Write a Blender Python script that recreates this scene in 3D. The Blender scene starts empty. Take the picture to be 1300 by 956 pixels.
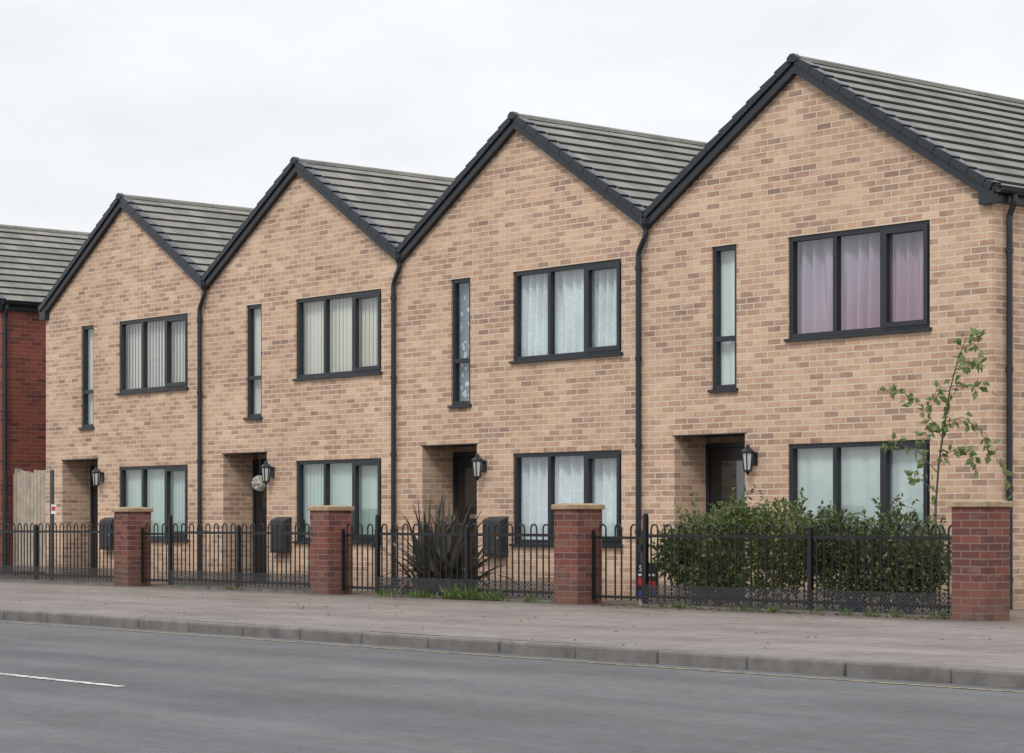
import bpy, bmesh, math, random
from mathutils import Vector, Matrix
random.seed(7)
scene = bpy.context.scene
col = scene.collection
R_ = math.radians

# ------------------------------------------------------------------ camera model
FPX = 2898.0
TH = math.atan2(2898.0, 2507.0)
CAM = Vector((15.35, -20.25, 0.97))
FW = Vector((-math.sin(TH), math.cos(TH), 0)); RT = Vector((math.cos(TH), math.sin(TH), 0))
def at(px, py, Y):
    d = FW + RT*((px-650)/FPX) + Vector((0, 0, (661-py)/FPX))
    t = (Y-CAM.y)/d.y
    return CAM + d*t

# ------------------------------------------------------------------ materials
def nt(name):
    m = bpy.data.materials.new(name); m.use_nodes = True
    t = m.node_tree; t.nodes.clear()
    return m, t
def N(t, kind, **kw):
    n = t.nodes.new(kind)
    for k, v in kw.items(): setattr(n, k, v)
    return n
def L(t, a, b): t.links.new(a, b)
def ramp(t, stops, interp='LINEAR'):
    r = N(t, 'ShaderNodeValToRGB'); r.color_ramp.interpolation = interp
    e = r.color_ramp.elements
    while len(e) < len(stops): e.new(0.5)
    for el, (p, c) in zip(e, stops):
        el.position = p; el.color = (c[0], c[1], c[2], 1)
    return r
def math_(t, op, a, b=None, c=None):
    n = N(t, 'ShaderNodeMath', operation=op)
    for i, x in enumerate((a, b, c)):
        if x is None: continue
        if isinstance(x, (int, float)): n.inputs[i].default_value = x
        else: L(t, x, n.inputs[i])
    return n.outputs[0]
def mix(t, fac, a, b, mode='MIX'):
    n = N(t, 'ShaderNodeMixRGB', blend_type=mode)
    for s, x in zip(n.inputs, (fac, a, b)):
        if isinstance(x, (int, float)): s.default_value = x
        elif isinstance(x, tuple): s.default_value = (*x, 1) if len(x) == 3 else x
        else: L(t, x, s)
    return n.outputs[0]
def noise(t, vec, scale, detail=4, rough=.55):
    n = N(t, 'ShaderNodeTexNoise'); n.inputs['Scale'].default_value = scale
    n.inputs['Detail'].default_value = detail; n.inputs['Roughness'].default_value = rough
    if vec is not None: L(t, vec, n.inputs['Vector'])
    return n.outputs['Fac']
def finish(t, color, rough=.7, bump=None, bstr=.3, bdist=.01, metal=0, spec=.5):
    p = N(t, 'ShaderNodeBsdfPrincipled'); o = N(t, 'ShaderNodeOutputMaterial')
    if isinstance(color, tuple): p.inputs['Base Color'].default_value = (*color, 1)
    else: L(t, color, p.inputs['Base Color'])
    if isinstance(rough, (int, float)): p.inputs['Roughness'].default_value = rough
    else: L(t, rough, p.inputs['Roughness'])
    p.inputs['Metallic'].default_value = metal
    p.inputs['Specular IOR Level'].default_value = spec
    if bump is not None:
        b = N(t, 'ShaderNodeBump'); b.inputs['Strength'].default_value = bstr; b.inputs['Distance'].default_value = bdist
        L(t, bump, b.inputs['Height']); L(t, b.outputs[0], p.inputs['Normal'])
    L(t, p.outputs[0], o.inputs[0])
    return p
def pos(t): return N(t, 'ShaderNodeNewGeometry').outputs['Position']
def pm(name, c, rough=.6, var=.25, scale=6, bump=0, metal=0, spec=.5):
    m, t = nt(name); P = pos(t)
    n = noise(t, P, scale, 5)
    r = ramp(t, [(.25, tuple(x*(1-var) for x in c)), (.75, tuple(min(1, x*(1+var)) for x in c))])
    L(t, n, r.inputs[0])
    finish(t, r.outputs[0], rough, noise(t, P, scale*8, 3) if bump else None, bump, .01, metal, spec)
    return m
def planar(t):
    s = N(t, 'ShaderNodeSeparateXYZ'); L(t, pos(t), s.inputs[0])
    h = math_(t, 'ADD', s.outputs[0], s.outputs[1])
    c = N(t, 'ShaderNodeCombineXYZ'); L(t, h, c.inputs[0]); L(t, s.outputs[2], c.inputs[1])
    return c.outputs[0], s
def ramp_fac(t, f, lo, hi):
    r = N(t, 'ShaderNodeMapRange'); L(t, f, r.inputs[0])
    r.inputs[1].default_value = .25; r.inputs[2].default_value = .75
    r.inputs[3].default_value = lo; r.inputs[4].default_value = hi
    c = N(t, 'ShaderNodeCombineXYZ')
    for i in range(3): L(t, r.outputs[0], c.inputs[i])
    return c.outputs[0]
def brickmat(name, stops, mortar, clump=.55, bw=.225, rh=.075, ms=.006, amt=1.0, off=0.0, cs=1.1, hue=0.0):
    m, t = nt(name); v, s = planar(t); P = pos(t)
    b = N(t, 'ShaderNodeTexBrick'); L(t, v, b.inputs['Vector'])
    for k, x in (('Scale', 1), ('Mortar Size', ms), ('Mortar Smooth', .12), ('Bias', 0), ('Brick Width', bw), ('Row Height', rh)):
        b.inputs[k].default_value = x
    b.inputs['Color1'].default_value = (0, 0, 0, 1); b.inputs['Color2'].default_value = (1, 1, 1, 1); b.inputs['Mortar'].default_value = (.5, .5, .5, 1)
    mp = N(t, 'ShaderNodeMapping'); mp.inputs['Scale'].default_value = (1, 1, 2.2); L(t, P, mp.inputs[0])
    nz = noise(t, mp.outputs[0], cs, 4, .6)
    inb = noise(t, mp.outputs[0], 7, 3)
    tint = math_(t, 'ADD', math_(t, 'MULTIPLY_ADD', b.outputs['Color'], amt, off), math_(t, 'MULTIPLY', math_(t, 'SUBTRACT', nz, .5), clump))
    tint = math_(t, 'ADD', tint, math_(t, 'MULTIPLY', math_(t, 'SUBTRACT', inb, .5), .7))
    r = ramp(t, stops); L(t, tint, r.inputs[0])
    fine = noise(t, P, 60, 4)
    c1 = mix(t, 1.0, r.outputs[0], ramp_fac(t, fine, .82, 1.14), 'MULTIPLY')
    if hue:
        # second firing tone: some bricks pinker, some greyer
        fr = math_(t, 'FRACT', math_(t, 'MULTIPLY', b.outputs['Color'], 7.31))
        c1 = mix(t, math_(t, 'MULTIPLY', fr, hue), c1, (.50, .315, .235))
    big = noise(t, P, .5, 4)
    mc = mix(t, b.outputs['Fac'], c1, mortar)
    mc = mix(t, 1.0, mc, ramp_fac(t, big, .86, 1.08), 'MULTIPLY')
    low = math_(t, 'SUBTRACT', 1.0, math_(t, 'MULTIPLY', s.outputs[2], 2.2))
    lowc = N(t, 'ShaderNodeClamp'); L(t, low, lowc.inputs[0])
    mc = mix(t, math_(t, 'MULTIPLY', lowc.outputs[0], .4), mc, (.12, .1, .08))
    h = math_(t, 'ADD', math_(t, 'MULTIPLY', math_(t, 'SUBTRACT', 1.0, b.outputs['Fac']), 1.0), math_(t, 'MULTIPLY', fine, .35))
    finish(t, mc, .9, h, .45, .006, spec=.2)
    return m

M = {}
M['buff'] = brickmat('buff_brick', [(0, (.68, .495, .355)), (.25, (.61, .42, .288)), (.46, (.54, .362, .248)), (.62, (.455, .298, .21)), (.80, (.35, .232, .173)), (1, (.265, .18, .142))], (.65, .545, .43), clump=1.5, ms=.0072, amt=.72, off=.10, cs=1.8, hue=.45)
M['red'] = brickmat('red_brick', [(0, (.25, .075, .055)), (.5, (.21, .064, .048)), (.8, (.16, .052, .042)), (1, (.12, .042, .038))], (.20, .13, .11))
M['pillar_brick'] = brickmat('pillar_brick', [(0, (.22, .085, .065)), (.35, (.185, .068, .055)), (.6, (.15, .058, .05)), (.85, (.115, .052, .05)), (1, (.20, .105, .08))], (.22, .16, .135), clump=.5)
M['frame'] = pm('dark_grey_frame', (.016, .019, .025), .35, .15, 3)
M['black'] = pm('black_plastic', (.012, .017, .024), .36, .2, 4)
M['rail'] = pm('black_rail_paint', (.007, .007, .009), .45, .3, 9)
M['cap'] = pm('pillar_cap_stone', (.33, .24, .15), .9, .35, 9, .3)
M['kerb'] = pm('kerb_stone', (.145, .135, .127), .9, .4, 4, .4)
M['timber'] = pm('weathered_timber', (.38, .32, .26), .85, .3, 5, .2)
M['door'] = pm('black_door', (.012, .013, .015), .3, .2, 3)
M['steel'] = pm('brushed_steel', (.5, .5, .5), .3, .1, 5, 0, 1)
M['grey'] = pm('grey_post', (.06, .066, .07), .5, .2, 5)
M['white'] = pm('white_paint', (.72, .72, .70), .5, .1, 6)
M['petal'] = pm('white_petal', (.62, .62, .56), .8, .25, 30)
M['meter'] = pm('dark_meter_box', (.020, .023, .028), .5, .2, 4)
M['soil'] = pm('garden_soil', (.16, .125, .09), .95, .4, 3, .6)
M['ground'] = pm('rough_ground', (.10, .11, .06), .95, .3, .4, .3)
M['redp'] = pm('red_print', (.50, .03, .03), .5, .15, 8)
M['blackp'] = pm('black_print', (.02, .02, .02), .5, .15, 8)
M['lead'] = pm('valley_lead', (.04, .045, .05), .6, .2, 4)
M['bark'] = pm('young_bark', (.10, .08, .06), .9, .3, 25, .4)
M['room'] = pm('room_lining', (.16, .15, .14), .9, .2, 1)
M['blue'] = pm('blue_plastic', (.02, .06, .25), .4, .2, 8)
# worn yellow paint: asphalt shows through
m, t = nt('worn_yellow_paint'); P = pos(t)
n_ = math_(t, 'GREATER_THAN', noise(t, P, 14, 5), .47)
finish(t, mix(t, n_, (.13, .125, .115), (.33, .26, .13)), .85); M['yellow'] = m

# roof tiles
GA = .272
m, t = nt('concrete_roof_tile'); P = pos(t)
s = N(t, 'ShaderNodeSeparateXYZ'); L(t, P, s.inputs[0])
c = N(t, 'ShaderNodeCombineXYZ'); L(t, s.outputs[1], c.inputs[0]); L(t, math_(t, 'SUBTRACT', s.outputs[2], 6.43), c.inputs[1])
b = N(t, 'ShaderNodeTexBrick'); L(t, c.outputs[0], b.inputs['Vector'])
for k, x in (('Scale', 1), ('Mortar Size', .005), ('Mortar Smooth', .1), ('Bias', 0), ('Brick Width', .3), ('Row Height', GA*.5354)): b.inputs[k].default_value = x
b.inputs['Color1'].default_value = (.19, .185, .174, 1); b.inputs['Color2'].default_value = (.275, .263, .245, 1); b.inputs['Mortar'].default_value = (.11, .11, .105, 1)
cc = mix(t, 1.0, b.outputs['Color'], ramp_fac(t, noise(t, P, 1.3, 5), .72, 1.18), 'MULTIPLY')
cc = mix(t, math_(t, 'MULTIPLY', noise(t, P, 5, 5), .25), cc, (.15, .14, .10))
finish(t, cc, .9, noise(t, P, 50, 3), .3, .01, spec=.2)
M['tile'] = m
M['lip_shade'] = pm('tile_edge_shade', (.07, .069, .067), .9, .25, 5)  # darker than the tiles: paints the shadow line under each course

# asphalt
m, t = nt('asphalt'); P = pos(t)
mp = N(t, 'ShaderNodeMapping'); mp.inputs['Scale'].default_value = (.12, 1, 1); L(t, P, mp.inputs[0])
a = ramp(t, [(.3, (.088, .089, .095)), (.7, (.138, .138, .144))]); L(t, noise(t, mp.outputs[0], 1.3, 5), a.inputs[0])
cc = mix(t, 1.0, a.outputs[0], ramp_fac(t, noise(t, P, 90, 2), .55, 1.45), 'MULTIPLY')
cc = mix(t, 1.0, cc, ramp_fac(t, noise(t, P, .8, 6), .80, 1.15), 'MULTIPLY')
cc = mix(t, 1.0, cc, ramp_fac(t, noise(t, P, 9, 4), .84, 1.14), 'MULTIPLY')
finish(t, cc, .85, noise(t, P, 120, 2), .5, .01, spec=.3)
M['asphalt'] = m
# pavement
m, t = nt('pavement_surface'); P = pos(t)
mp = N(t, 'ShaderNodeMapping'); mp.inputs['Scale'].default_value = (.45, 1, 1); L(t, P, mp.inputs[0])
a = ramp(t, [(.25, (.150, .131, .119)), (.5, (.212, .189, .175)), (.75, (.268, .243, .227))]); L(t, noise(t, mp.outputs[0], 1.2, 6, .62), a.inputs[0])
cc = mix(t, 1.0, a.outputs[0], ramp_fac(t, noise(t, P, 70, 3), .70, 1.30), 'MULTIPLY')
cc = mix(t, 1.0, cc, ramp_fac(t, noise(t, P, 6, 5), .78, 1.16), 'MULTIPLY')
b = N(t, 'ShaderNodeTexBrick'); L(t, P, b.inputs['Vector'])
for k, x in (('Scale', 1), ('Mortar Size', .012), ('Mortar Smooth', .4), ('Bias', 0), ('Brick Width', .9), ('Row Height', .9)): b.inputs[k].default_value = x
b.inputs['Color1'].default_value = (.91, .90, .89, 1); b.inputs['Color2'].default_value = (1.06, 1.04, 1.03, 1); b.inputs['Mortar'].default_value = (.45, .43, .41, 1)
cc = mix(t, .75, cc, b.outputs['Color'], 'MULTIPLY')
sp = math_(t, 'LESS_THAN', noise(t, P, 14, 2), .30)
cc = mix(t, math_(t, 'MULTIPLY', sp, .4), cc, (.09, .08, .075))
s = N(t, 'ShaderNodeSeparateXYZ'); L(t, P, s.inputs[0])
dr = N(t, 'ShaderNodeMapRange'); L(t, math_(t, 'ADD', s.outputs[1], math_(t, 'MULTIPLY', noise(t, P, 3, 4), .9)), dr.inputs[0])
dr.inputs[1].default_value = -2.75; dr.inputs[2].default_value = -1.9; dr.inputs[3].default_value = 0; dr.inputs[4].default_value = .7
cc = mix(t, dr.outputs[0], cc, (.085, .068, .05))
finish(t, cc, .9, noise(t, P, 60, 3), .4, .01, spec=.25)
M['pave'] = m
m, t = nt('worn_white_paint'); P = pos(t)
n_ = math_(t, 'GREATER_THAN', noise(t, P, 18, 5), .46)
finish(t, mix(t, n_, (.2, .2, .2), (.56, .56, .54)), .8)
M['roadwhite'] = m
# glass (two sided Schlick reflectance)
m, t = nt('window_glass')
tr = N(t, 'ShaderNodeBsdfTransparent'); tr.inputs[0].default_value = (.94, .975, .975, 1)
gl = N(t, 'ShaderNodeBsdfGlossy'); gl.inputs['Roughness'].default_value = .02; gl.inputs[0].default_value = (.95, .98, 1, 1)
bp = N(t, 'ShaderNodeBump'); bp.inputs['Strength'].default_value = .03; bp.inputs['Distance'].default_value = .05
g = N(t, 'ShaderNodeNewGeometry')
L(t, noise(t, g.outputs['Position'], 1.5, 2), bp.inputs['Height']); L(t, bp.outputs[0], gl.inputs['Normal'])
dt = N(t, 'ShaderNodeVectorMath', operation='DOT_PRODUCT'); L(t, g.outputs['Normal'], dt.inputs[0]); L(t, g.outputs['Incoming'], dt.inputs[1])
om = math_(t, 'SUBTRACT', 1.0, math_(t, 'ABSOLUTE', dt.outputs['Value']))
f_ = math_(t, 'MULTIPLY_ADD', math_(t, 'POWER', om, 5.0), .85, .12)
ms = N(t, 'ShaderNodeMixShader'); L(t, f_, ms.inputs[0]); L(t, tr.outputs[0], ms.inputs[1]); L(t, gl.outputs[0], ms.inputs[2])
o = N(t, 'ShaderNodeOutputMaterial'); L(t, ms.outputs[0], o.inputs[0])
M['glass'] = m
m, t = nt('frosted_lantern_glass')
finish(t, mix(t, noise(t, pos(t), 20), (.42, .45, .45), (.60, .62, .60)), .2)
M['lampglass'] = m
# fabrics
def cloth_out(t, colr, rough=.9, tr=.2):
    p = N(t, 'ShaderNodeBsdfPrincipled'); L(t, colr, p.inputs['Base Color']); p.inputs['Roughness'].default_value = rough; p.inputs['Specular IOR Level'].default_value = .1
    tl = N(t, 'ShaderNodeBsdfTranslucent'); L(t, colr, tl.inputs[0])
    x = N(t, 'ShaderNodeMixShader'); x.inputs[0].default_value = tr; L(t, p.outputs[0], x.inputs[1]); L(t, tl.outputs[0], x.inputs[2])
    o = N(t, 'ShaderNodeOutputMaterial'); L(t, x.outputs[0], o.inputs[0])
def fabric(name, stops, axis=2, lo=0, hi=1, nsc=3, amt=.5):
    m, t = nt(name); s = N(t, 'ShaderNodeSeparateXYZ'); P = pos(t); L(t, P, s.inputs[0])
    r = N(t, 'ShaderNodeMapRange'); L(t, s.outputs[axis], r.inputs[0]); r.inputs[1].default_value = lo; r.inputs[2].default_value = hi
    f = math_(t, 'ADD', r.outputs[0], math_(t, 'MULTIPLY', math_(t, 'SUBTRACT', noise(t, P, nsc, 3), .5), amt))
    q = ramp(t, stops); L(t, f, q.inputs[0])
    cloth_out(t, q.outputs[0], .9, .04)
    return m
m, t = nt('pink_voile'); s = N(t, 'ShaderNodeSeparateXYZ'); P = pos(t); L(t, P, s.inputs[0])
rx = N(t, 'ShaderNodeMapRange'); L(t, s.outputs[0], rx.inputs[0]); rx.inputs[1].default_value = -3.0; rx.inputs[2].default_value = -.85
rz = N(t, 'ShaderNodeMapRange'); L(t, s.outputs[2], rz.inputs[0]); rz.inputs[1].default_value = 4.3; rz.inputs[2].default_value = 3.2
mp = N(t, 'ShaderNodeMapping'); mp.inputs['Scale'].default_value = (4, 1, .5); L(t, P, mp.inputs[0])
f = math_(t, 'ADD', math_(t, 'MULTIPLY', rx.outputs[0], .40), math_(t, 'MULTIPLY', rz.outputs[0], .40))
f = math_(t, 'ADD', f, math_(t, 'MULTIPLY', math_(t, 'SUBTRACT', noise(t, mp.outputs[0], 1.6, 3), .5), .6))
q = ramp(t, [(0, (.44, .39, .47)), (.3, (.44, .345, .43)), (.55, (.41, .255, .325)), (.8, (.36, .185, .24)), (1, (.30, .17, .235))]); L(t, f, q.inputs[0])
cloth_out(t, q.outputs[0], .9, .05); M['pink'] = m
M['frost'] = fabric('pale_net', [(0, (.36, .47, .44)), (.5, (.50, .59, .56)), (1, (.70, .76, .74))], 2, .6, 2.0, 2.5, .9)
m, t = nt('white_lace'); P = pos(t)
vo = N(t, 'ShaderNodeTexVoronoi'); vo.inputs['Scale'].default_value = 22; L(t, P, vo.inputs['Vector'])
cc = mix(t, math_(t, 'GREATER_THAN', vo.outputs['Distance'], .40), (.84, .88, .90), (.66, .73, .76))
cc = mix(t, .5, cc, (.82, .87, .89)); cc = mix(t, 1.0, cc, ramp_fac(t, noise(t, P, 2.0, 3), .78, 1.04), 'MULTIPLY')
cloth_out(t, cc, .9, .04); M['lace'] = m
m, t = nt('patterned_lace'); P = pos(t)
vo = N(t, 'ShaderNodeTexVoronoi'); vo.inputs['Scale'].default_value = 11; L(t, P, vo.inputs['Vector'])
cloth_out(t, mix(t, math_(t, 'GREATER_THAN', vo.outputs['Distance'], .36), (.66, .70, .74), (.20, .25, .30)), .9, .08); M['lace_dark'] = m
M['cream'] = fabric('cream_blind', [(0, (.60, .59, .50)), (1, (.78, .76, .66))], 2, 3, 4.4, 3, .3)
M['mint'] = fabric('pale_green_blind', [(0, (.40, .52, .47)), (1, (.57, .67, .62))], 2, .6, 1.9, 3, .5)
M['greyblind'] = fabric('grey_cream_blind', [(0, (.66, .64, .57)), (1, (.80, .77, .69))], 2, 3, 4.4, 3, .3)
# foliage
def leafmat(name, stops, rough=.5, nmix=.3, nsc=4):
    m, t = nt(name); g = N(t, 'ShaderNodeNewGeometry')
    q = ramp(t, stops)
    f = math_(t, 'ADD', math_(t, 'MULTIPLY', g.outputs['Random Per Island'], 1-nmix), math_(t, 'MULTIPLY', noise(t, g.outputs['Position'], nsc, 2), nmix))
    L(t, f, q.inputs[0])
    p = N(t, 'ShaderNodeBsdfPrincipled'); L(t, q.outputs[0], p.inputs['Base Color']); p.inputs['Roughness'].default_value = rough
    tl = N(t, 'ShaderNodeBsdfTranslucent'); L(t, q.outputs[0], tl.inputs[0])
    x = N(t, 'ShaderNodeMixShader'); x.inputs[0].default_value = .3; L(t, p.outputs[0], x.inputs[1]); L(t, tl.outputs[0], x.inputs[2])
    o = N(t, 'ShaderNodeOutputMaterial'); L(t, x.outputs[0], o.inputs[0]); return m
M['leaf1'] = leafmat('shrub_leaf_bright', [(0, (.034, .054, .020)), (.40, (.085, .120, .040)), (.68, (.155, .185, .062)), (1, (.27, .28, .11))], .5, .45, 2.6)
M['leaf2'] = leafmat('shrub_leaf_dark', [(0, (.030, .048, .019)), (.45, (.075, .104, .038)), (.75, (.130, .155, .055)), (1, (.23, .24, .095))], .5, .45, 2.6)
M['leaf3'] = leafmat('young_tree_leaf', [(0, (.09, .14, .045)), (.6, (.175, .23, .085)), (1, (.31, .32, .14))])
M['flax'] = leafmat('purple_flax_leaf', [(0, (.030, .026, .026)), (.35, (.075, .060, .056)), (.62, (.10, .115, .065)), (.85, (.17, .14, .12)), (1, (.26, .24, .18))], .4, .15)
M['grass'] = leafmat('weed_leaf', [(0, (.05, .09, .02)), (1, (.16, .23, .07))])
M['litter'] = leafmat('fallen_leaf', [(0, (.08, .05, .03)), (1, (.25, .18, .10))])
# wire mesh strip with real gaps
m, t = nt('wire_netting'); v, s = planar(t)
def bars(comp):
    x = math_(t, 'FRACT', math_(t, 'MULTIPLY', comp, 22)); return math_(t, 'LESS_THAN', x, .42)
h_ = math_(t, 'ADD', s.outputs[0], s.outputs[1])
k = math_(t, 'MAXIMUM', bars(math_(t, 'ADD', h_, s.outputs[2])), bars(math_(t, 'SUBTRACT', h_, s.outputs[2])))
p = N(t, 'ShaderNodeBsdfPrincipled'); p.inputs['Base Color'].default_value = (.028, .028, .03, 1); p.inputs['Roughness'].default_value = .6
tr = N(t, 'ShaderNodeBsdfTransparent'); x = N(t, 'ShaderNodeMixShader'); L(t, k, x.inputs[0]); L(t, tr.outputs[0], x.inputs[1]); L(t, p.outputs[0], x.inputs[2])
o = N(t, 'ShaderNodeOutputMaterial'); L(t, x.outputs[0], o.inputs[0]); M['net'] = m

# ------------------------------------------------------------------ mesh builder
class MB:
    def __init__(s): s.v = []; s.f = []; s.mi = []
    def add(s, vs, fs, mi=0):
        o = len(s.v); s.v += [tuple(x) for x in vs]
        for f in fs: s.f.append([i+o for i in f]); s.mi.append(mi)
    def quad(s, a, b, c, d, mi=0): s.add([a, b, c, d], [(0, 1, 2, 3)], mi)
    def poly(s, pts, mi=0): s.add(pts, [tuple(range(len(pts)))], mi)
    def box(s, x0, x1, y0, y1, z0, z1):
        s.add([(x0,y0,z0),(x1,y0,z0),(x1,y1,z0),(x0,y1,z0),(x0,y0,z1),(x1,y0,z1),(x1,y1,z1),(x0,y1,z1)],
              [(0,3,2,1),(4,5,6,7),(0,1,5,4),(1,2,6,5),(2,3,7,6),(3,0,4,7)])
    def prism(s, pts, vec, mis=None):
        n = len(pts); vec = Vector(vec); P = [Vector(p) for p in pts]
        o = len(s.v); s.v += [tuple(p) for p in P] + [tuple(p+vec) for p in P]
        s.f.append([o+i for i in reversed(range(n))]); s.mi.append(0)
        s.f.append([o+n+i for i in range(n)]); s.mi.append(0)
        for i in range(n):
            j = (i+1) % n; s.f.append([o+i, o+j, o+n+j, o+n+i]); s.mi.append(mis[i] if mis else 0)
    def tube(s, pts, r, n=8):
        pts = [Vector(p) for p in pts]; k = len(pts)
        rs = r if isinstance(r, (list, tuple)) else [r]*k
        o = len(s.v)
        d0 = (pts[1]-pts[0]).normalized()
        ref = Vector((0, 0, 1)) if abs(d0.z) < .9 else Vector((1, 0, 0))
        a = d0.cross(ref).normalized()
        for i, p in enumerate(pts):
            d = (pts[min(i+1, k-1)]-pts[max(i-1, 0)]).normalized()
            a = (a - d*a.dot(d)).normalized(); b = d.cross(a)
            for j in range(n):
                q = 2*math.pi*j/n
                s.v.append(tuple(p + (a*math.cos(q)+b*math.sin(q))*rs[i]))
        for i in range(k-1):
            for j in range(n):
                s.f.append([o+i*n+j, o+i*n+(j+1)%n, o+(i+1)*n+(j+1)%n, o+(i+1)*n+j]); s.mi.append(0)
        s.f.append([o+j for j in reversed(range(n))]); s.mi.append(0)
        s.f.append([o+(k-1)*n+j for j in range(n)]); s.mi.append(0)
    def lathe(s, prof, cx, cy, n=8, rot=0):
        o = len(s.v); k = len(prof)
        for r, z in prof:
            for j in range(n):
                q = 2*math.pi*j/n+rot; s.v.append((cx+r*math.cos(q), cy+r*math.sin(q), z))
        for i in range(k-1):
            for j in range(n):
                s.f.append([o+i*n+j, o+i*n+(j+1)%n, o+(i+1)*n+(j+1)%n, o+(i+1)*n+j]); s.mi.append(0)
        s.f.append([o+j for j in reversed(range(n))]); s.mi.append(0)
        s.f.append([o+(k-1)*n+j for j in range(n)]); s.mi.append(0)
    def build(s, name, mat, parent=None, loc=(0,0,0), smooth=False, bevel=0, recalc=True):
        me = bpy.data.meshes.new(name); me.from_pydata(s.v, [], s.f)
        mats = mat if isinstance(mat, list) else [mat]
        for q in mats: me.materials.append(q)
        if len(mats) > 1:
            for p, i in zip(me.polygons, s.mi): p.material_index = i
        if recalc:
            bm = bmesh.new(); bm.from_mesh(me); bmesh.ops.recalc_face_normals(bm, faces=bm.faces); bm.to_mesh(me); bm.free()
        if smooth:
            for p in me.polygons: p.use_smooth = True
        o = bpy.data.objects.new(name, me); col.objects.link(o); o.location = loc
        if parent: o.parent = parent
        if bevel:
            b = o.modifiers.new('bevel', 'BEVEL'); b.width = bevel; b.segments = 2; b.limit_method = 'ANGLE'
        return o
def tag(o, label=None, cat=None, group=None, kind=None):
    if label: o['label'] = label
    if cat: o['category'] = cat
    if group: o['group'] = group
    if kind: o['kind'] = kind
    return o
def empty(name, loc, label, cat, group=None):
    o = bpy.data.objects.new(name, None); col.objects.link(o); o.location = loc; o.empty_display_size = .2
    return tag(o, label, cat, group)
def struct(o): o['kind'] = 'structure'; return o

# ------------------------------------------------------------------ ground
b = MB(); b.quad((-900,-900,-.16),(900,-900,-.16),(900,900,-.16),(-900,900,-.16)); struct(b.build('ground', M['ground']))
b = MB(); b.quad((-300,-17.2,-.10),(300,-17.2,-.10),(300,-8.25,-.10),(-300,-8.25,-.10)); struct(b.build('road', M['asphalt']))
b = MB(); b.quad((-300,-8.1,0),(300,-8.1,0),(300,-2.42,0),(-300,-2.42,0)); struct(b.build('pavement', M['pave']))
b = MB(); b.quad((-300,-24,-.0),(300,-24,-.0),(300,-17.36,-.0),(-300,-17.36,-.0)); struct(b.build('far_pavement', M['pave']))
b = MB(); b.box(-60,40,-2.42,14,-.3,-.006); struct(b.build('garden_ground', M['soil']))
for nm, y0, y1 in (('kerb', -8.25, -8.1), ('far_kerb', -17.36, -17.21)):
    b = MB(); x = -60
    while x < 30:
        dz = random.uniform(-.005, .005); dy = random.uniform(-.007, .007)
        b.box(x+.007, x+.908, y0+dy, y1+dy, -.2, .004+dz); x += .915
    struct(b.build(nm, M['kerb'], bevel=.022))
b = MB(); b.quad((-60,-8.59,-.096),(30,-8.59,-.096),(30,-8.54,-.096),(-60,-8.54,-.096)); struct(b.build('yellow_line', M['yellow']))
b = MB()
for k in range(-7, 4):
    x0 = -1.6+k*10; b.quad((x0,-12.58,-.096),(x0+4.2,-12.58,-.096),(x0+4.2,-12.50,-.096),(x0,-12.50,-.096))
struct(b.build('centre_line', M['roadwhite']))
b = MB()
for ax in (-2.87,-7.93,-12.99,-18.05):
    b.box(ax-1.98, ax-.92, -2.42, .62, -.05, .0)
struct(b.build('garden_path', M['pave']))

# ------------------------------------------------------------------ houses
SL = .634; ZR = 6.43; DEPTH = 8.5; EO = .07
def zr(x): return ZR - SL*abs(x)
SH = [-.09, -.03, -.02, -.10]
def Wn(sh): return ((-.08+sh, 2.05+sh, .66, 1.88), (-.08+sh, 2.05+sh, 3.13, 4.34), (-1.43, -1.01, 2.58, 4.34), (-2.08, -.87, -.4, 2.03))
def window(root, x0, x1, z0, z1, kind):
    b = MB(); fw = .055
    ya, yb = .025, .10
    b.box(x0, x1, ya, yb, z1-fw, z1); b.box(x0, x1, ya, yb, z0, z0+fw)
    b.box(x0, x0+fw, ya, yb, z0+fw, z1-fw); b.box(x1-fw, x1, ya, yb, z0+fw, z1-fw)
    panes = []
    if kind == 3:
        w = (x1-x0)/3
        for i in (1, 2): b.box(x0+w*i-.03, x0+w*i+.03, ya, yb, z0+fw, z1-fw)
        a0, a1 = x0+2*w+.03, x1-fw
        s = .045; yc = ya-.018
        b.box(a0, a1, yc, yb-.02, z1-fw-s, z1-fw+.012); b.box(a0, a1, yc, yb-.02, z0+fw-.012, z0+fw+s)
        b.box(a0-.012, a0+s, yc+.001, yb-.021, z0+fw-.011, z1-fw+.011); b.box(a1-s, a1+.012, yc+.001, yb-.021, z0+fw-.011, z1-fw+.011)
        panes = [(x0+fw, x0+w-.03), (x0+w+.03, x0+2*w-.03), (a0+s, a1-s)]
        panes = [(p, q, z0+fw, z1-fw) for p, q in panes]
    else:
        zt = z0+.62
        b.box(x0+fw, x1-fw, ya, yb, zt-.03, zt+.03)
        panes = [(x0+fw, x1-fw, z0+fw, zt-.03), (x0+fw, x1-fw, zt+.03, z1-fw)]
    wn = b.build('window', M['frame'], root)
    for p in panes:
        g = MB(); y = .066
        g.quad((p[0]-.01, y, p[2]-.01), (p[1]+.01, y, p[2]-.01), (p[1]+.01, y, p[3]+.01), (p[0]-.01, y, p[3]+.01)); g.build('pane', M['glass'], wn, recalc=False)
    s = MB(); s.prism([(x0-.03, -.045, z0-.035), (x0-.03, .024, z0-.035), (x0-.03, .024, z0+.012), (x0-.03, -.045, z0-.006)], (x1-x0+.06, 0, 0)); s.build('sill', M['frame'], wn)

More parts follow.
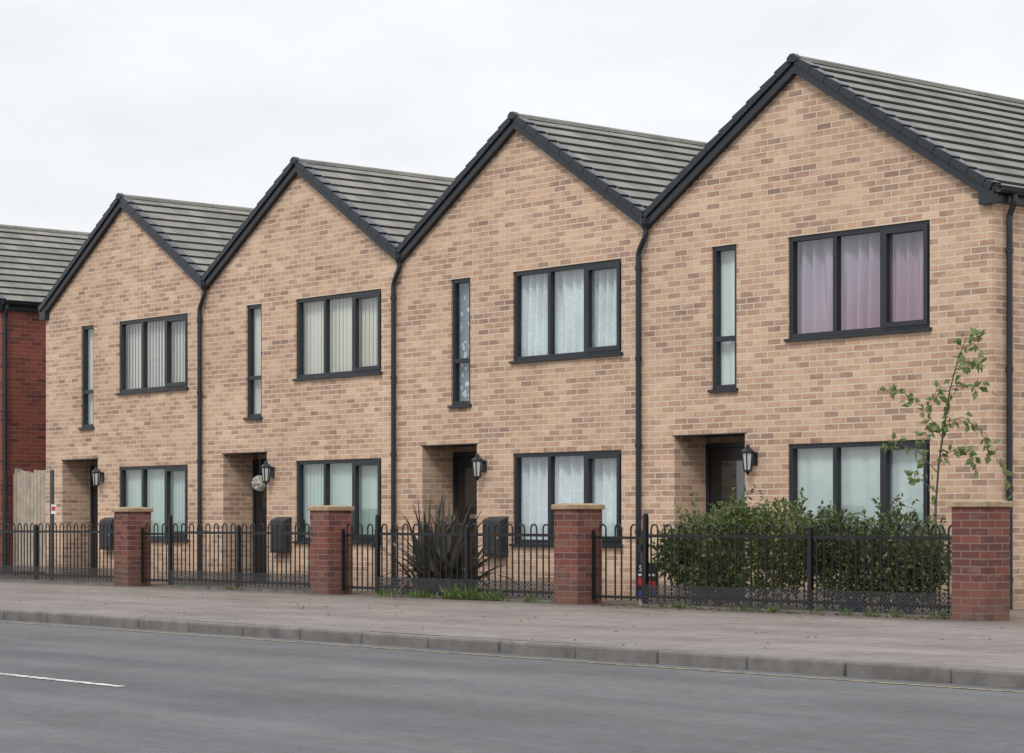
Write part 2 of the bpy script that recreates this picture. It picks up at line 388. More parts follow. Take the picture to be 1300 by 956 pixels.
def house(ax, hl, hr, brick, label, endl=False, endr=False, dz=0, pipe=True, zb=-.25, group='gabled houses of the terrace', sh=0, py=.23):
    root = empty('brick_house', (ax, 0, dz), label, 'house', group)
    W1, W2, NW, PO = Wn(sh)
    b = MB()
    xs = sorted({-hl, hr, *W1[:2], *NW[:2], *PO[:2]}); zs = sorted({zb, .66, 1.88, 2.03, 2.58, 3.13, 4.34})
    def hole(x, z): return any(o[0] < x < o[1] and o[2] < z < o[3] for o in (W1, W2, NW, PO))
    for i in range(len(xs)-1):
        for j in range(len(zs)-1):
            if not hole((xs[i]+xs[i+1])/2, (zs[j]+zs[j+1])/2):
                b.quad((xs[i],0,zs[j]),(xs[i+1],0,zs[j]),(xs[i+1],0,zs[j+1]),(xs[i],0,zs[j+1]))
    wt = -.07
    b.poly([(-hl,0,4.34),(hr,0,4.34),(hr,0,zr(hr)+wt),(0,0,ZR+wt),(-hl,0,zr(hl)+wt)])
    for (x0,x1,z0,z1) in (W1, W2, NW):
        d = .13
        b.quad((x0,0,z0),(x0,d,z0),(x0,d,z1),(x0,0,z1)); b.quad((x1,0,z0),(x1,0,z1),(x1,d,z1),(x1,d,z0))
        b.quad((x0,0,z1),(x0,d,z1),(x1,d,z1),(x1,0,z1)); b.quad((x0,0,z0),(x1,0,z0),(x1,d,z0),(x0,d,z0))
    x0,x1,z0,z1 = PO; d = .64
    b.quad((x0,0,zb),(x0,d,zb),(x0,d,z1),(x0,0,z1)); b.quad((x1,0,zb),(x1,0,z1),(x1,d,z1),(x1,d,zb))
    b.quad((x0,d,zb),(x1,d,zb),(x1,d,z1),(x0,d,z1))
    il = 0 if endl else .004; ir = 0 if endr else .004
    b.quad((-hl+il,0,zb),(-hl+il,0,zr(hl)+wt),(-hl+il,DEPTH,zr(hl)+wt),(-hl+il,DEPTH,zb))
    b.quad((hr-ir,0,zb),(hr-ir,DEPTH,zb),(hr-ir,DEPTH,zr(hr)+wt),(hr-ir,0,zr(hr)+wt))
    b.poly([(-hl,DEPTH,zb),(-hl,DEPTH,zr(hl)+wt),(0,DEPTH,ZR+wt),(hr,DEPTH,zr(hr)+wt),(hr,DEPTH,zb)])
    b.build('wall', brick, root, recalc=False)
    b = MB(); b.quad((x0,.001,z1-.004),(x1,.001,z1-.004),(x1,d,z1-.004),(x0,d,z1-.004)); b.box(x0-.03, x1+.03, -.004, .02, z1-.004, z1+.010)
    b.build('porch_soffit', M['black'], root)
    b = MB(); b.box(-hl+.02, hr-.02, 2.5, 2.55, 0, 4.2); b.box(-hl+.02, hr-.02, .13, 2.5, 2.3, 2.4); b.build('inner_partition', M['room'], root)
    # door
    dx0, dx1 = x0, x0+1.02
    b = MB(); y = .56
    b.box(dx0+.002, dx0+.06, y, .638, 0, 1.95); b.box(dx1-.06, dx1, y, .638, 0, 1.95); b.box(dx0+.06, dx1-.06, y, .638, 1.89, 1.95); b.box(dx0+.06, dx1-.06, y-.01, .638, -.0, .04)
    dr = b.build('door', M['frame'], root)
    b = MB(); b.box(dx0+.062, dx1-.062, y+.015, .62, .042, 1.888)
    for (u0,u1,v0,v1) in ((.12,.40,.2,.85),(.50,.78,.2,.85)): b.box(dx0+.06+u0, dx0+.06+u1, y+.005, y+.02, v0, v1)
    b.build('door_leaf', M['door'], dr, bevel=.006)
    g = MB(); g.box(dx0+.28, dx1-.28, y+.004, y+.018, 1.15, 1.72); g.build('pane', M['glass'], dr)
    g = MB(); g.box(dx0+.38, dx1-.38, y+.004, y+.02, 1.0, 1.06); g.build('letter_plate', M['steel'], dr)
    g = MB(); g.tube([(dx1-.13, y+.02, .98), (dx1-.13, y-.04, .98), (dx1-.24, y-.04, .98)], .011); g.build('handle', M['steel'], dr)
    window(root, *W1, 3); window(root, *W2, 3); window(root, *NW, 2)
    # roof of stepped tile courses
    al = math.atan(SL); ca, sa = math.cos(al), math.sin(al)
    b = MB()
    for sgn, h, end in ((-1, hl, endl), (1, hr, endr)):
        Ls = (h + (EO-.01 if end else -.03))/ca; s0 = 0
        while s0 < Ls-.02:
            s1 = min(s0+GA, Ls)
            def pt(s, n): return (sgn*(s*ca + n*sa), -.06, ZR - s*sa + n*ca)
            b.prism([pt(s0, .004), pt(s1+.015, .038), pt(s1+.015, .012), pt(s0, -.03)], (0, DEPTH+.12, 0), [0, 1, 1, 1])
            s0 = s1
    rf = b.build('roof', [M['tile'], M['lip_shade']], root)
    b = MB(); y = -.06
    while y < DEPTH:
        prof = []
        for q in range(7):
            a = math.pi*q/6; prof.append((.10*math.cos(a), y, ZR-.03+.075*math.sin(a)))
        b.prism(prof, (0, .435, 0)); y += .445
    b.build('ridge_tile', M['tile'], rf)
    # verges and bargeboards
    b = MB(); v = MB()
    for sgn, h, end in ((-1, hl, endl), (1, hr, endr)):
        xe = h+(EO if end else 0.0)
        v.prism([(0, -.085, ZR-.05), (sgn*xe, -.085, zr(xe)-.05), (sgn*xe, -.085, zr(xe)-.165), (0, -.085, ZR-.165)], (0, .08, 0))
        s0 = .05; Ls = xe/ca
        while s0 < Ls-.03:
            s1 = min(s0+GA, Ls)
            def pt(s, n): return (sgn*(s*ca + n*sa), -.115, ZR - s*sa + n*ca)
            b.prism([pt(s0, .036), pt(s1-.003, .057), pt(s1-.003, -.046), pt(s0, -.044)], (0, .15, 0)); s0 = s1
    v.build('bargeboard', M['black'], rf); b.build('verge_cap', M['black'], rf, bevel=.006)
    b = MB(); b.prism([(-.075,-.130,6.38),(.075,-.130,6.38),(.08,-.130,6.44),(.03,-.130,6.485),(-.03,-.130,6.485),(-.08,-.130,6.44)], (0,.09,0)); b.build('ridge_end_cap', M['black'], rf, bevel=.008)
    # eaves
    for sgn, h, end in ((-1, hl, endl), (1, hr, endr)):
        if end:
            e = h+EO; z = zr(e)
            b = MB(); b.prism([(sgn*(h-.12),-.093,z-.18),(sgn*(e-.0),-.093,z-.18),(sgn*(e+.015),-.093,z+.0),(sgn*(h-.12),-.093,z+.10)], (0,.095,0)); b.build('eaves_box_end', M['black'], rf, bevel=.006)
            b = MB(); b.box(*sorted((sgn*(h+.006), sgn*(e-.01))), .006, DEPTH, z-.15, z-.02); b.build('soffit_board', M['black'], rf)
            b = MB(); pr = []
            cx = sgn*(e+.05); cz = z-.01
            for q in range(9):
                a = math.pi+math.pi*q/8; pr.append((cx+.052*math.cos(a), -.06, cz+.055*math.sin(a)))
            for q in range(9):
                a = 2*math.pi-math.pi*q/8; pr.append((cx+.045*math.cos(a), -.06, cz+.048*math.sin(a)))
            b.prism(pr, (0, DEPTH+.1, 0)); b.build('gutter', M['black'], rf)
            b = MB(); xp = sgn*(h+.055)
            b.tube([(cx, py, cz-.05), (cx, py, cz-.13), (xp, py, cz-.28), (xp, py, -.2-dz)], .036, 10)
            for zc in (3.9, 2.6, 1.3, .3): b.tube([(xp, py, zc), (xp, py, zc+.05)], .045, 10)
            b.build('drainpipe', M['black'], root, smooth=False)
        else:
            b = MB(); xc = sgn*h
            b.quad((xc, -.02, zr(h)+.03), (xc-sgn*.16, -.02, zr(h-.16)+.03), (xc-sgn*.16, DEPTH, zr(h-.16)+.03), (xc, DEPTH, zr(h)+.03)); b.build('valley_gutter', M['lead'], rf)
    if pipe:
        b = MB(); xp = 2.40; zt = zr(2.53)-.13
        b.tube([(2.53, -.06, zt+.03), (2.53, -.06, zt-.10), (2.51, -.065, zt-.15), (xp+.02, -.065, zt-.29), (xp, -.065, zt-.35), (xp, -.065, .0), (xp, -.065, -.1)], .036, 10)
        for zc in (4.15, 3.0, 1.9, .8): b.tube([(xp, -.065, zc), (xp, -.065, zc+.05)], .046, 10)
        b.build('drainpipe', M['black'], root)
        b = MB(); b.lathe([(.045, zt-.03), (.07, zt+.03), (.075, zt+.10)], 2.53, -.065, 8); b.build('rain_hopper', M['black'], rf)
    return root
A = [-2.87, -7.93, -12.99, -18.05]
house(A[0], 2.53, 2.82, M['buff'], 'buff brick gabled house at the right end of the terrace, pink curtains upstairs', endr=True, pipe=False, sh=SH[0])
house(A[1], 2.53, 2.53, M['buff'], 'buff brick gabled house with white lace curtains, behind the spiky purple plant', sh=SH[1])
house(A[2], 2.53, 2.53, M['buff'], 'buff brick gabled house with cream blinds and a white ball in its porch', sh=SH[2])
house(A[3], 2.65, 2.53, M['buff'], 'buff brick gabled house at the left end of the terrace beside the red brick house', endl=True, sh=SH[3])
house(-25.0, 2.53, 2.7, M['red'], 'dark red brick house with grey tiled roof at the far left edge', endr=True, endl=True, dz=.30, pipe=False, zb=-.6, group=None, py=.03)

# ------------------------------------------------------------------ curtains and blinds
def drape(name, x0, x1, z0, z1, y, mat, label, cat, amp=.02, wl=.13):
    n = int((x1-x0)/.010); b = MB(); vs = []; ph = random.uniform(0, 6)
    for i in range(n+1):
        x = x0+(x1-x0)*i/n
        for k in range(5):
            z = z1+(z0-z1)*k/4
            w = amp*math.sin(2*math.pi*x/wl+ph+1.3*math.sin(x*4+k*.2)+.8*math.sin(x*9))*(.7+.08*k)+.25*amp*math.sin(x*41+k*.5)
            vs.append((x, w, z))
    fs = [(i*5+k, i*5+k+1, (i+1)*5+k+1, (i+1)*5+k) for i in range(n) for k in range(4)]
    xm = (x0+x1)/2
    b.add([(v[0]-xm, v[1], v[2]-z0) for v in vs], fs)
    return tag(b.build(name, mat, None, (xm, y, z0), smooth=True, recalc=False), label, cat)
def blind(x0, x1, z0, z1, y, mat, label, ang, sp=.092, w=.089, jit=3):
    b = MB(); xm = (x0+x1)/2; x = x0
    while x < x1:
        a = R_(ang+random.uniform(-jit, jit)); dx, dy = w/2*math.cos(a), w/2*math.sin(a)
        b.quad((x-xm-dx, -dy, 0), (x-xm+dx, dy, 0), (x-xm+dx, dy, z1-z0), (x-xm-dx, -dy, z1-z0)); x += sp
    b.box(x0-xm, x1-xm, -.02, .02, z1-z0, z1-z0+.04)
    return tag(b.build('vertical_blind', mat, None, (xm, y, z0), recalc=False), label, 'blind')
def wx(i, k):
    W = Wn(SH[i])[k]; return (A[i]+W[0]-.08, A[i]+W[1]+.08, W[2]-.06, W[3]+.06)
W1, W2, NW = 0, 1, 2
drape('curtain', *wx(0, W2), .21, M['pink'], 'pink and lavender curtain behind the upstairs window of the right end house', 'curtain', .062, .20)
drape('net_curtain', *wx(0, W1), .15, M['frost'], 'pale misty net behind the window above the green hedge', 'curtain', .012, .4)
drape('curtain', *wx(0, NW), .16, M['frost'], 'pale curtain in the slim upstairs window of the right end house', 'curtain', .012, .2)
drape('lace_curtain', *wx(1, W2), .21, M['lace'], 'white lace curtain upstairs in the house behind the spiky plant', 'curtain', .062, .17)
drape('lace_curtain', *wx(1, W1), .21, M['lace'], 'white lace curtain downstairs in the house behind the spiky plant', 'curtain', .062, .2)
drape('lace_curtain', *wx(1, NW), .15, M['lace_dark'], 'patterned lace in the slim window above the porch behind the spiky plant', 'curtain', .006, .2)
blind(*wx(2, W2), .17, M['cream'], 'cream vertical blind upstairs in the house with the white porch ball', -3)
blind(*wx(2, W1), .17, M['mint'], 'pale green vertical blind downstairs in the house with the white porch ball', 0)
drape('curtain', *wx(2, NW), .15, M['cream'], 'cream curtain in the slim window of the house with the white porch ball', 'curtain', .006, .3)
blind(*wx(3, W2), .18, M['greyblind'], 'half turned grey cream vertical blind upstairs in the left end house', -10)
blind(*wx(3, W1), .17, M['mint'], 'pale green vertical blind downstairs in the left end house', 0)
drape('curtain', *wx(3, NW), .15, M['greyblind'], 'grey cream curtain in the slim window of the left end house', 'curtain', .006, .3)

# ------------------------------------------------------------------ lanterns, meter boxes
who = ['the right end house above the hedge', 'the house behind the spiky plant', 'the house with the white porch ball', 'the left end house']
def copy_tree(o, parent=None):
    c = o.copy(); col.objects.link(c); c.parent = parent
    for ch in list(o.children): copy_tree(ch, c)
    return c
def lantern():
    r = empty('wall_lantern', (0, 0, 0), '', 'lantern', 'wall lanterns beside the front doors')
    b = MB(); b.box(-.045, .045, -.02, .0, -.06, .10); b.build('backplate', M['black'], r, bevel=.006)
    b = MB(); b.tube([(0, -.01, .05), (0, -.06, .10), (0, -.11, .115), (0, -.13, .165)], .011, 6); b.build('bracket', M['black'], r)
    b = MB(); b.lathe([(.085, .085), (.088, .10), (.055, .135), (.03, .15), (.028, .17), (.008, .19)], 0, -.13, 6); b.build('cap', M['black'], r)
    b = MB(); b.lathe([(.045, -.12), (.068, .083)], 0, -.13, 6); b.build('lantern_glass', M['lampglass'], r)
    b = MB()
    for j in range(6):
        q = math.pi*2*j/6; b.tube([(.048*math.cos(q), -.13+.048*math.sin(q), -.125), (.072*math.cos(q), -.13+.072*math.sin(q), .09)], .011, 4)
    b.build('cage', M['black'], r)
    b = MB(); b.lathe([(.008, -.18), (.02, -.16), (.03, -.145), (.056, -.135), (.056, -.118)], 0, -.13, 6); b.build('base', M['black'], r)
    return r
l0 = lantern()
for i in range(4):
    o = l0 if i == 0 else copy_tree(l0)
    o.location = (A[i]-.70, 0, 1.70); o['label'] = 'black wall lantern beside the door of '+who[i]
def meter():
    r = empty('meter_box', (0, 0, 0), '', 'meter box', 'dark meter boxes on the front walls')
    b = MB(); b.prism([(-.20, -.002, 0), (-.20, -.13, 0), (-.20, -.13, .50), (-.20, -.002, .55)], (.40, 0, 0)); b.build('cabinet', M['meter'], r, bevel=.012)
    b = MB(); b.box(-.175, .175, -.142, -.128, .03, .47); b.build('cabinet_door', M['meter'], r, bevel=.006)
    b = MB(); b.lathe([(.015, .24), (.015, .27)], .14, -.146, 8); b.build('lock', M['steel'], r)
    return r
m0 = meter()
for i in range(4):
    o = m0 if i == 0 else copy_tree(m0)
    o.location = (A[i]-.40, 0, .48); o['label'] = 'dark meter box beside the ground floor window of '+who[i]

# ------------------------------------------------------------------ leaves
def leaf(b, p, d, up, ln, wd):
    side = d.cross(up)
    if side.length < 1e-4: side = Vector((1, 0, 0))
    side.normalize(); n = side.cross(d).normalized()
    b.add([p, p+d*ln*.45+side*wd*.5+n*wd*.12, p+d*ln-n*ln*.1, p+d*ln*.45-side*wd*.5+n*wd*.12], [(0, 1, 2, 3)])
def rv():
    while True:
        v = Vector((random.uniform(-1, 1), random.uniform(-1, 1), random.uniform(-1, 1)))
        if .05 < v.length < 1: return v.normalized()
r = empty('hanging_ball', (A[2]-1.02, -.03, 1.55), 'white flower ball hanging in the porch beside a lantern', 'hanging ball')
b = MB()
b.lathe([(.02, -.095), (.07, -.06), (.095, 0), (.07, .06), (.02, .095)], 0, 0, 10)
for k in range(420):
    d = rv(); leaf(b, d*.085, (d+rv()*.6).normalized(), rv(), .045, .035)
b.build('flower_head', M['petal'], r, recalc=False)
b = MB(); b.tube([(0, 0, .09), (0, 0, .475)], .003, 5); b.build('cord', M['grey'], r)

# ------------------------------------------------------------------ pillars, railings, gates
YF = -2.25
PX = [1.52, -4.28, -9.13, -14.11]
pl = ['red brick gate pillar at the right end beside the green hedge', 'red brick gate pillar between the spiky plant and the small sale board', 'red brick gate pillar left of the spiky plant, beside the netted railings', 'red brick gate pillar in front of the left end house']
for x, lb in zip(PX, pl):
    r = empty('brick_pillar', (x, YF, 0), lb, 'pillar', 'brick gate pillars along the pavement')
    b = MB(); b.box(-.2, .2, -.2, .2, -.05, 1.10); b.build('shaft', M['pillar_brick'], r, bevel=.006)
    b = MB(); b.add([(-.225,-.225,1.10),(.225,-.225,1.10),(.225,.225,1.10),(-.225,.225,1.10),(-.225,-.225,1.155),(.225,-.225,1.155),(.225,.225,1.155),(-.225,.225,1.155),(-.12,-.12,1.172),(.12,-.12,1.172),(.12,.12,1.172),(-.12,.12,1.172)],
        [(0,3,2,1),(0,1,5,4),(1,2,6,5),(2,3,7,6),(3,0,4,7),(4,5,9,8),(5,6,10,9),(6,7,11,10),(7,4,8,11),(8,9,10,11)]); b.build('cap', M['cap'], r, bevel=.008)
def hoop_mesh(w, zb, zt):
    b = MB(); pts = [(-w/2, 0, zb)]
    for q in range(9):
        a = math.pi-math.pi*q/8; pts.append((w/2*math.cos(a), 0, zt-w/2+w/2*math.sin(a)))
    pts.append((w/2, 0, zb)); b.tube(pts, .0105, 6); return b
HM = hoop_mesh(.105, .06, .925).build('hoop', M['rail']); HMesh = HM.data; bpy.data.objects.remove(HM)
def hoops(root, x0, x1):
    n = max(1, int((x1-x0-.04)/.2)); sp = (x1-x0)/n
    for k in range(n):
        o = bpy.data.objects.new('hoop', HMesh); col.objects.link(o); o.parent = root; o.location = (x0+sp*(k+.5), 0, 0)
def railing(x0, x1, posts, label):
    xm = x0; r = empty('railing_fence', (xm, YF, 0), label, 'railings', 'black bow top railings along the pavement')
    for i, p in enumerate(posts):
        ht = 1.0 if i == 0 else .86
        b = MB(); b.box(p-xm-.024, p-xm+.024, -.024, .024, -.05, ht+.02); b.lathe([(.028, ht+.02), (.030, ht+.04), (.015, ht+.055)], p-xm, 0, 8); b.build('post', M['rail'], r)
    for z in (.10, .78):
        b = MB(); b.box(0, x1-xm, -.007, .007, z, z+.035); b.build('rail', M['rail'], r)
    cuts = sorted({x0, x1, *posts})
    for a, c_ in zip(cuts[:-1], cuts[1:]):
        if c_-a > .3: hoops(r, a-xm+.03, c_-xm-.03)
    b = MB(); b.quad((.02, -.022, -.0), (x1-xm, -.022, -.0), (x1-xm, -.022, .25), (.02, -.022, .25)); b.build('netting', M['net'], r)
    b = MB(); b.box(-.0, x1-xm, -.05, .05, -.1, .03); b.build('edging', M['kerb'], r)
railing(-3.15, 1.32, [-3.15, -.68], 'black bow top railings in front of the green hedge')
railing(-8.11, -4.48, [-8.11, -6.30], 'black bow top railings in front of the spiky purple plant')
railing(-13.07, -9.33, [-13.07, -11.3], 'black bow top railings in front of the house with the white porch ball')
railing(-19.5, -14.31, [-19.5, -17.0], 'black bow top railings at the far left of the pavement')
for x0, x1, lb in ((-4.08, -3.18, 'black bow top gate beside the small sale board'), (-8.93, -8.14, 'black bow top gate left of the spiky plant'), (-13.91, -13.10, 'black bow top gate right of the left end pillar')):
    r = empty('garden_gate', (x0, YF+.03, 0), lb, 'gate', 'bow top garden gates'); w = x1-x0
    b = MB(); b.box(.02, .055, -.015, .015, .05, .86); b.box(w-.055, w-.02, -.015, .015, .05, .86); b.box(.055, w-.055, -.012, .012, .08, .11); b.box(.055, w-.055, -.012, .012, .76, .79); b.build('gate_frame', M['rail'], r)
    hoops(r, .06, w-.06)
    b = MB(); b.box(w-.10, w-.03, -.04, .025, .62, .70); b.build('latch', M['rail'], r)

# sale board
r = empty('sale_board', (-3.44, -1.95, 0), 'small dark board with red band and white letters behind the gate post', 'sign')
b = MB(); b.box(-.15, .15, 0, .012, .10, .49); b.build('board', M['blackp'], r)
b = MB(); b.box(-.135, .135, -.004, -.001, .335, .36); b.build('white_stripe', M['white'], r)
b = MB(); b.prism([(-.145, -.004, .23), (.145, -.004, .20), (.145, -.004, .27), (-.145, -.004, .32)], (0, .003, 0)); b.build('red_band', M['redp'], r)
b = MB(); b.box(-.145, .145, -.004, -.001, .105, .165); b.build('blue_band', M['blue'], r)
b = MB(); b.box(-.14, -.11, .012, .04, -.05, .45); b.box(.11, .14, .012, .04, -.05, .45); b.build('stake', M['timber'], r)
def text(body, size, loc, mat, parent):
    cu = bpy.data.curves.new('lettering', 'FONT'); cu.body = body; cu.size = size; cu.align_x = 'CENTER'; cu.extrude = .001
    to = bpy.data.objects.new('tmp', cu); col.objects.link(to); bpy.context.view_layer.update()
    me = bpy.data.meshes.new_from_object(to.evaluated_get(bpy.context.evaluated_depsgraph_get())); bpy.data.objects.remove(to)
    me.materials.clear(); me.materials.append(mat)
    o = bpy.data.objects.new('lettering', me); col.objects.link(o); o.parent = parent; o.location = loc; o.rotation_euler = (math.pi/2, 0, 0)
text('SO', .10, (-.06, -.003, .39), M['white'], r)

# pole with plate, timber fence on the left
p = at(66, 735, -1.7)
r = empty('sign_pole', (p.x, -1.7, 0), 'dark grey metal pole with a small red and white plate at the far left', 'pole')
b = MB(); b.tube([(0, 0, -.1), (0, 0, 1.76)], .035, 12); b.lathe([(.04, 1.74), (.04, 1.78), (.02, 1.80)], 0, 0, 12); b.build('post', M['grey'], r)
b = MB(); b.box(.06, .22, -.05, -.042, 1.08, 1.23); b.build('plate', M['white'], r)
b = MB(); b.box(.08, .20, -.054, -.05, 1.13, 1.20); b.build('red_panel', M['redp'], r)
b = MB(); b.box(.0, .065, -.042, -.03, 1.14, 1.17); b.build('clamp', M['grey'], r)
r = empty('timber_fence', (-22.25, .2, 0), 'pale timber board fence between the red house and the terrace', 'fence')
b = MB(); x = .0
while x < 1.46:
    b.box(x, x+.112, random.uniform(-.006, .006), .022, .05, 1.86+random.uniform(-.03, .03)); x += .125
b.build('board_panel', M['timber'], r)
for x in (.05, 1.48):
    b = MB(); b.box(x-.05, x+.05, .025, .12, -.1, 1.92); b.build('post', M['timber'], r)
for z in (.35, 1.45):
    b = MB(); b.box(.1, 1.43, .024, .07, z, z+.08); b.build('rail', M['timber'], r)

# ------------------------------------------------------------------ planting
def shrub(base, lumps, n, mat, label, group, ls=.06, shoots=120):
    r = empty('leafy_shrub', base, label, 'shrub', group)
    b = MB(); base = Vector(base)
    for k in range(n):
        c_, rad = random.choice(lumps); d = rv(); q = random.random()**.36
        q *= .89+.20*math.sin(d.x*7+c_[0]*5)*math.sin(d.z*6+c_[2]*9)
        p = Vector(c_)+Vector((d.x*rad[0], d.y*rad[1], d.z*rad[2]))*q
        if p.z < .06: continue
        dd = (d*.8+rv()*.9+Vector((0, 0, .25))).normalized()
        leaf(b, p-base, dd, rv(), ls*random.uniform(.7, 1.4), ls*.55*random.uniform(.8, 1.2))
    for k in range(shoots):
        c_, rad = random.choice(lumps); d = rv(); d.z = abs(d.z)
        p = Vector(c_)+Vector((d.x*rad[0], d.y*rad[1], d.z*rad[2]))*.86
        dr = (d+Vector((random.uniform(-.6, .6), random.uniform(-.4, .2), .6))).normalized(); ln = random.uniform(.08, .24)
        for j in range(9):
            leaf(b, p-base+dr*ln*j/8, (dr*.6+rv()).normalized(), rv(), ls*1.05, ls*.6)
    b.build('foliage', mat, r, recalc=False)
    b = MB()
    for k in range(12):
        c_, rad = random.choice(lumps); x = random.uniform(-.7, .7)
        e = Vector(c_)-base+rv()*.15
        s_ = Vector((x, random.uniform(-.1, .1), -.05)); b.tube([s_, s_.lerp(e, .5)+rv()*.06, e], [.016, .011, .005], 5)
    b.build('stem', M['bark'], r)
    return r
Yh = -1.86
def lump(px, py, rx, ry, rz, dy=0):
    p = at(px, py, Yh+dy); return ((p.x, p.y, p.z), (rx, ry, rz))
c1 = at(925, 760, Yh); c2 = at(1110, 760, Yh)
shrub((c1.x, Yh, 0), [lump(862, 708, .28, .34, .28), lump(892, 688, .33, .44, .36, .1), lump(940, 684, .40, .48, .41), lump(992, 676, .34, .44, .40, .1), lump(1026, 698, .34, .46, .35), lump(900, 734, .5, .38, .26), lump(980, 730, .55, .38, .28), lump(935, 664, .22, .26, .22, .15)], 10200, M['leaf1'], 'bright green dense leafy hedge behind the railings, left half', 'shrubs of the hedge', .058, 125)
shrub((c2.x, Yh, 0), [lump(1055, 686, .32, .40, .35), lump(1095, 700, .38, .46, .34, .1), lump(1138, 690, .34, .42, .36), lump(1176, 710, .28, .34, .31), lump(1080, 738, .5, .36, .25), lump(1150, 740, .44, .36, .24)], 7200, M['leaf2'], 'darker looser shrub at the right of the hedge by the end pillar', 'shrubs of the hedge', .058, 110)

# young tree
Yt = -1.45
b0 = at(1187, 780, Yt); base = Vector((b0.x, Yt, 0))
r = empty('young_tree', base, 'thin young tree with sparse pale leaves in front of the right house corner', 'tree')
tb = MB(); lb = MB()
def T(px, py, dy=0): return at(px, py, Yt+dy)-base
trunk = [Vector((0, 0, -.05)), T(1187, 700), T(1188, 640, .02), T(1192, 585), T(1199, 540, -.02), T(1206, 495), T(1215, 460, .03), T(1228, 425)]
tb.tube(trunk, [.016, .014, .013, .011, .009, .008, .006, .003], 7)
brs = [[(1190, 600), (1165, 572, -.1), (1135, 560, -.2), (1122, 566, -.22)], [(1196, 555), (1175, 520, .1), (1150, 500, .2), (1130, 492, .25)],
       [(1200, 535), (1222, 530, -.1), (1242, 545, -.2), (1262, 575, -.25), (1285, 620, -.3)], [(1206, 497), (1190, 495, .1), (1178, 515, .15)],
       [(1208, 490), (1232, 490, .1), (1255, 492, .2)], [(1215, 460), (1232, 462, -.05), (1245, 455, -.1)], [(1222, 442), (1236, 436), (1242, 422)],
       [(1193, 580), (1215, 570, .1), (1230, 572, .18), (1242, 590, .2)], [(1189, 625), (1170, 610, .1), (1160, 600, .15)], [(1198, 545), (1186, 545, -.1), (1172, 552, -.2)]]
for br in brs:
    pts = [T(*q) for q in br]; tb.tube(pts, [.006-.0045*i/(len(pts)-1) for i in range(len(pts))], 5)
    for i in range(len(pts)-1):
        for k in range(12 if i else 7):
            p = pts[i].lerp(pts[i+1], random.random()); d = (rv()+Vector((0, 0, -.35))+(pts[i+1]-pts[i]).normalized()*.5).normalized()
            leaf(lb, p+rv()*.05, d, rv(), random.uniform(.075, .12), random.uniform(.048, .075))
for k in range(40):
    i = random.randint(3, 6); leaf(lb, trunk[i].lerp(trunk[i+1], random.random())+rv()*.03, rv(), rv(), .10, .06)
tb.build('trunk', M['bark'], r); lb.build('crown', M['leaf3'], r, recalc=False)

# spiky plant
pb = at(562, 735, -1.75)
r = empty('spiky_plant', (pb.x, -1.75, 0), 'dark purple spiky plant with sword leaves behind the railings', 'plant')
b = MB()
for k in range(170):
    a = random.uniform(0, 2*math.pi); lean = min(abs(random.gauss(.8, .5)), 1.6); ln = random.uniform(.9, 1.4)
    out = Vector((math.cos(a), math.sin(a)*.6, 0)); p = Vector((random.uniform(-.36, .36), random.uniform(-.14, .14), 0))
    side = Vector((-math.sin(a+random.uniform(-.9, .9)), math.cos(a), 0)).normalized(); w = random.uniform(.032, .055); n = 8; vs = []
    th = lean*.58
    for i in range(n+1):
        f = i/n; ww = w*(1-f**2.2)*(.7+.6*f if f < .5 else 1); vs += [p+side*ww, p-side*ww]
        p = p+(out*math.sin(th)+Vector((0, 0, math.cos(th))))*ln/n; th += lean*.14
    b.add(vs, [(2*i, 2*i+1, 2*i+3, 2*i+2) for i in range(n)])
b.build('leaves', M['flax'], r, recalc=False)

# blue bag
p = at(1084, 752, -2.08)
b = MB()
for k in range(60):
    d = rv(); leaf(b, Vector((d.x*.09, d.y*.05, .06+d.z*.06)), rv(), rv(), .08, .07)
tag(b.build('plastic_bag', M['blue'], None, (p.x, -2.08, 0), recalc=False), 'crumpled blue plastic bag under the hedge', 'bag')

# weeds and litter
b = MB()
def tuft(x, y, n, h):
    for k in range(n):
        a = random.uniform(0, 6.28); d = Vector((math.cos(a)*.5, math.sin(a)*.5, 1)).normalized(); p = Vector((x+random.uniform(-.06, .06), y+random.uniform(-.04, .04), 0))
        leaf(b, p, (d+rv()*.3).normalized(), rv(), h*random.uniform(.5, 1.2), .016)
for k in range(34): tuft(random.choice([random.uniform(-8.0, -4.7), random.gauss(-7.2, .35), random.gauss(-5.9, .4)]), YF-.1+random.uniform(-.08, .05), 12, random.uniform(.05, .16))
for k in range(12): tuft(random.uniform(-6.6, -5.6), YF-.12+random.uniform(-.06, .05), 26, random.uniform(.13, .24))
for k in range(26): tuft(random.uniform(-3.0, 1.2), YF-.08+random.uniform(-.08, .04), 9, random.uniform(.04, .12))
for k in range(12): tuft(random.uniform(-12.9, -9.5), YF-.08+random.uniform(-.05, .04), 7, random.uniform(.03, .08))
tag(b.build('weeds', M['grass'], recalc=False), 'green weeds and grass along the foot of the railings', 'weeds', kind='stuff')
b = MB()
for k in range(420):
    x = random.uniform(-3.3, 1.3) if k < 260 else random.uniform(-9, 1.4)
    y = YF-.08-abs(random.gauss(0, .16)); d = rv(); d.z *= .25; d.normalize()
    leaf(b, Vector((x, y, .008+random.random()*.01)), d, Vector((0, 0, 1)), random.uniform(.03, .07), random.uniform(.02, .04))
for k in range(160):
    x = random.uniform(-20, 4); d = rv(); d.z *= .2; d.normalize()
    leaf(b, Vector((x, random.uniform(-8, -2.5), .008)), d, Vector((0, 0, 1)), .045, .03)
tag(b.build('leaf_litter', M['litter'], recalc=False), 'dry fallen leaves scattered along the railings and pavement', 'leaves', kind='stuff')

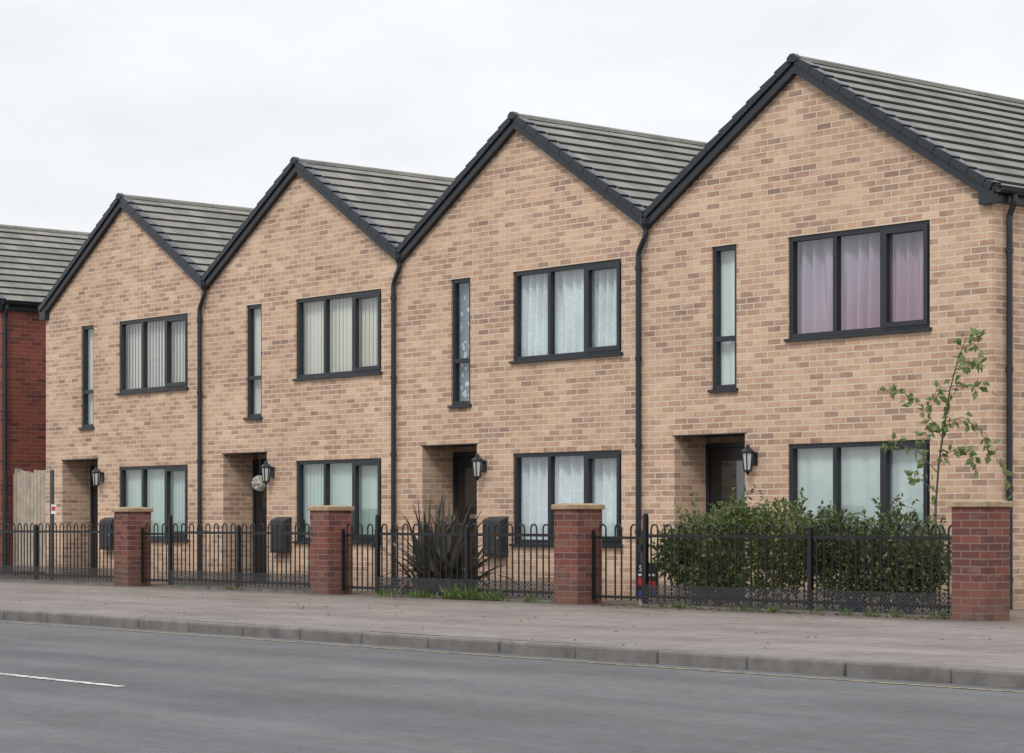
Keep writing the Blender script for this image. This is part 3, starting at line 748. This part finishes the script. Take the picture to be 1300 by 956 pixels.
# ------------------------------------------------------------------ world and light
w = bpy.data.worlds.new('World'); scene.world = w; w.use_nodes = True; t = w.node_tree; t.nodes.clear()
sun_dir = Vector((.35, -.62, .72)).normalized()
sk = N(t, 'ShaderNodeTexSky', sky_type='NISHITA'); sk.sun_disc = False; sk.sun_elevation = math.asin(sun_dir.z); sk.sun_rotation = math.atan2(sun_dir.x, sun_dir.y)
tc = N(t, 'ShaderNodeTexCoord'); sp = N(t, 'ShaderNodeSeparateXYZ'); L(t, tc.outputs['Generated'], sp.inputs[0])
mp = N(t, 'ShaderNodeMapping'); mp.inputs['Scale'].default_value = (1, 1, 2.6); L(t, tc.outputs['Generated'], mp.inputs[0])
nz = noise(t, mp.outputs[0], 7.0, 6, .55)
base_r = ramp(t, [(0, (1.03, 1.04, 1.05)), (.22, (.985, 1.005, 1.03)), (.6, (1.35, 1.37, 1.4)), (1, (1.7, 1.72, 1.75))]); L(t, sp.outputs[2], base_r.inputs[0])
cl = mix(t, 1.0, base_r.outputs[0], ramp_fac(t, nz, .87, 1.05), 'MULTIPLY')
sc = N(t, 'ShaderNodeVectorMath', operation='SCALE'); L(t, cl, sc.inputs[0]); sc.inputs['Scale'].default_value = 10
cm = mix(t, .96, sk.outputs[0], sc.outputs[0])
bg = N(t, 'ShaderNodeBackground'); L(t, cm, bg.inputs[0]); bg.inputs[1].default_value = .1
o = N(t, 'ShaderNodeOutputWorld'); L(t, bg.outputs[0], o.inputs[0])
sl = bpy.data.lights.new('sun', 'SUN'); sl.energy = 1.5; sl.angle = R_(14); sl.color = (1, .97, .93)
so = bpy.data.objects.new('sun', sl); col.objects.link(so); so.rotation_euler = (-sun_dir).to_track_quat('-Z', 'Y').to_euler(); so.location = (0, -10, 20)

# ------------------------------------------------------------------ camera
cd = bpy.data.cameras.new('camera'); cd.sensor_fit = 'HORIZONTAL'; cd.sensor_width = 36; cd.lens = FPX/1300*36; cd.shift_y = 183/1300; cd.clip_end = 3000
co = bpy.data.objects.new('camera', cd); col.objects.link(co); co.location = CAM; co.rotation_euler = (math.pi/2, 0, TH)
scene.camera = co
scene.view_settings.view_transform = 'Standard'; scene.view_settings.look = 'None'; scene.view_settings.exposure = 0
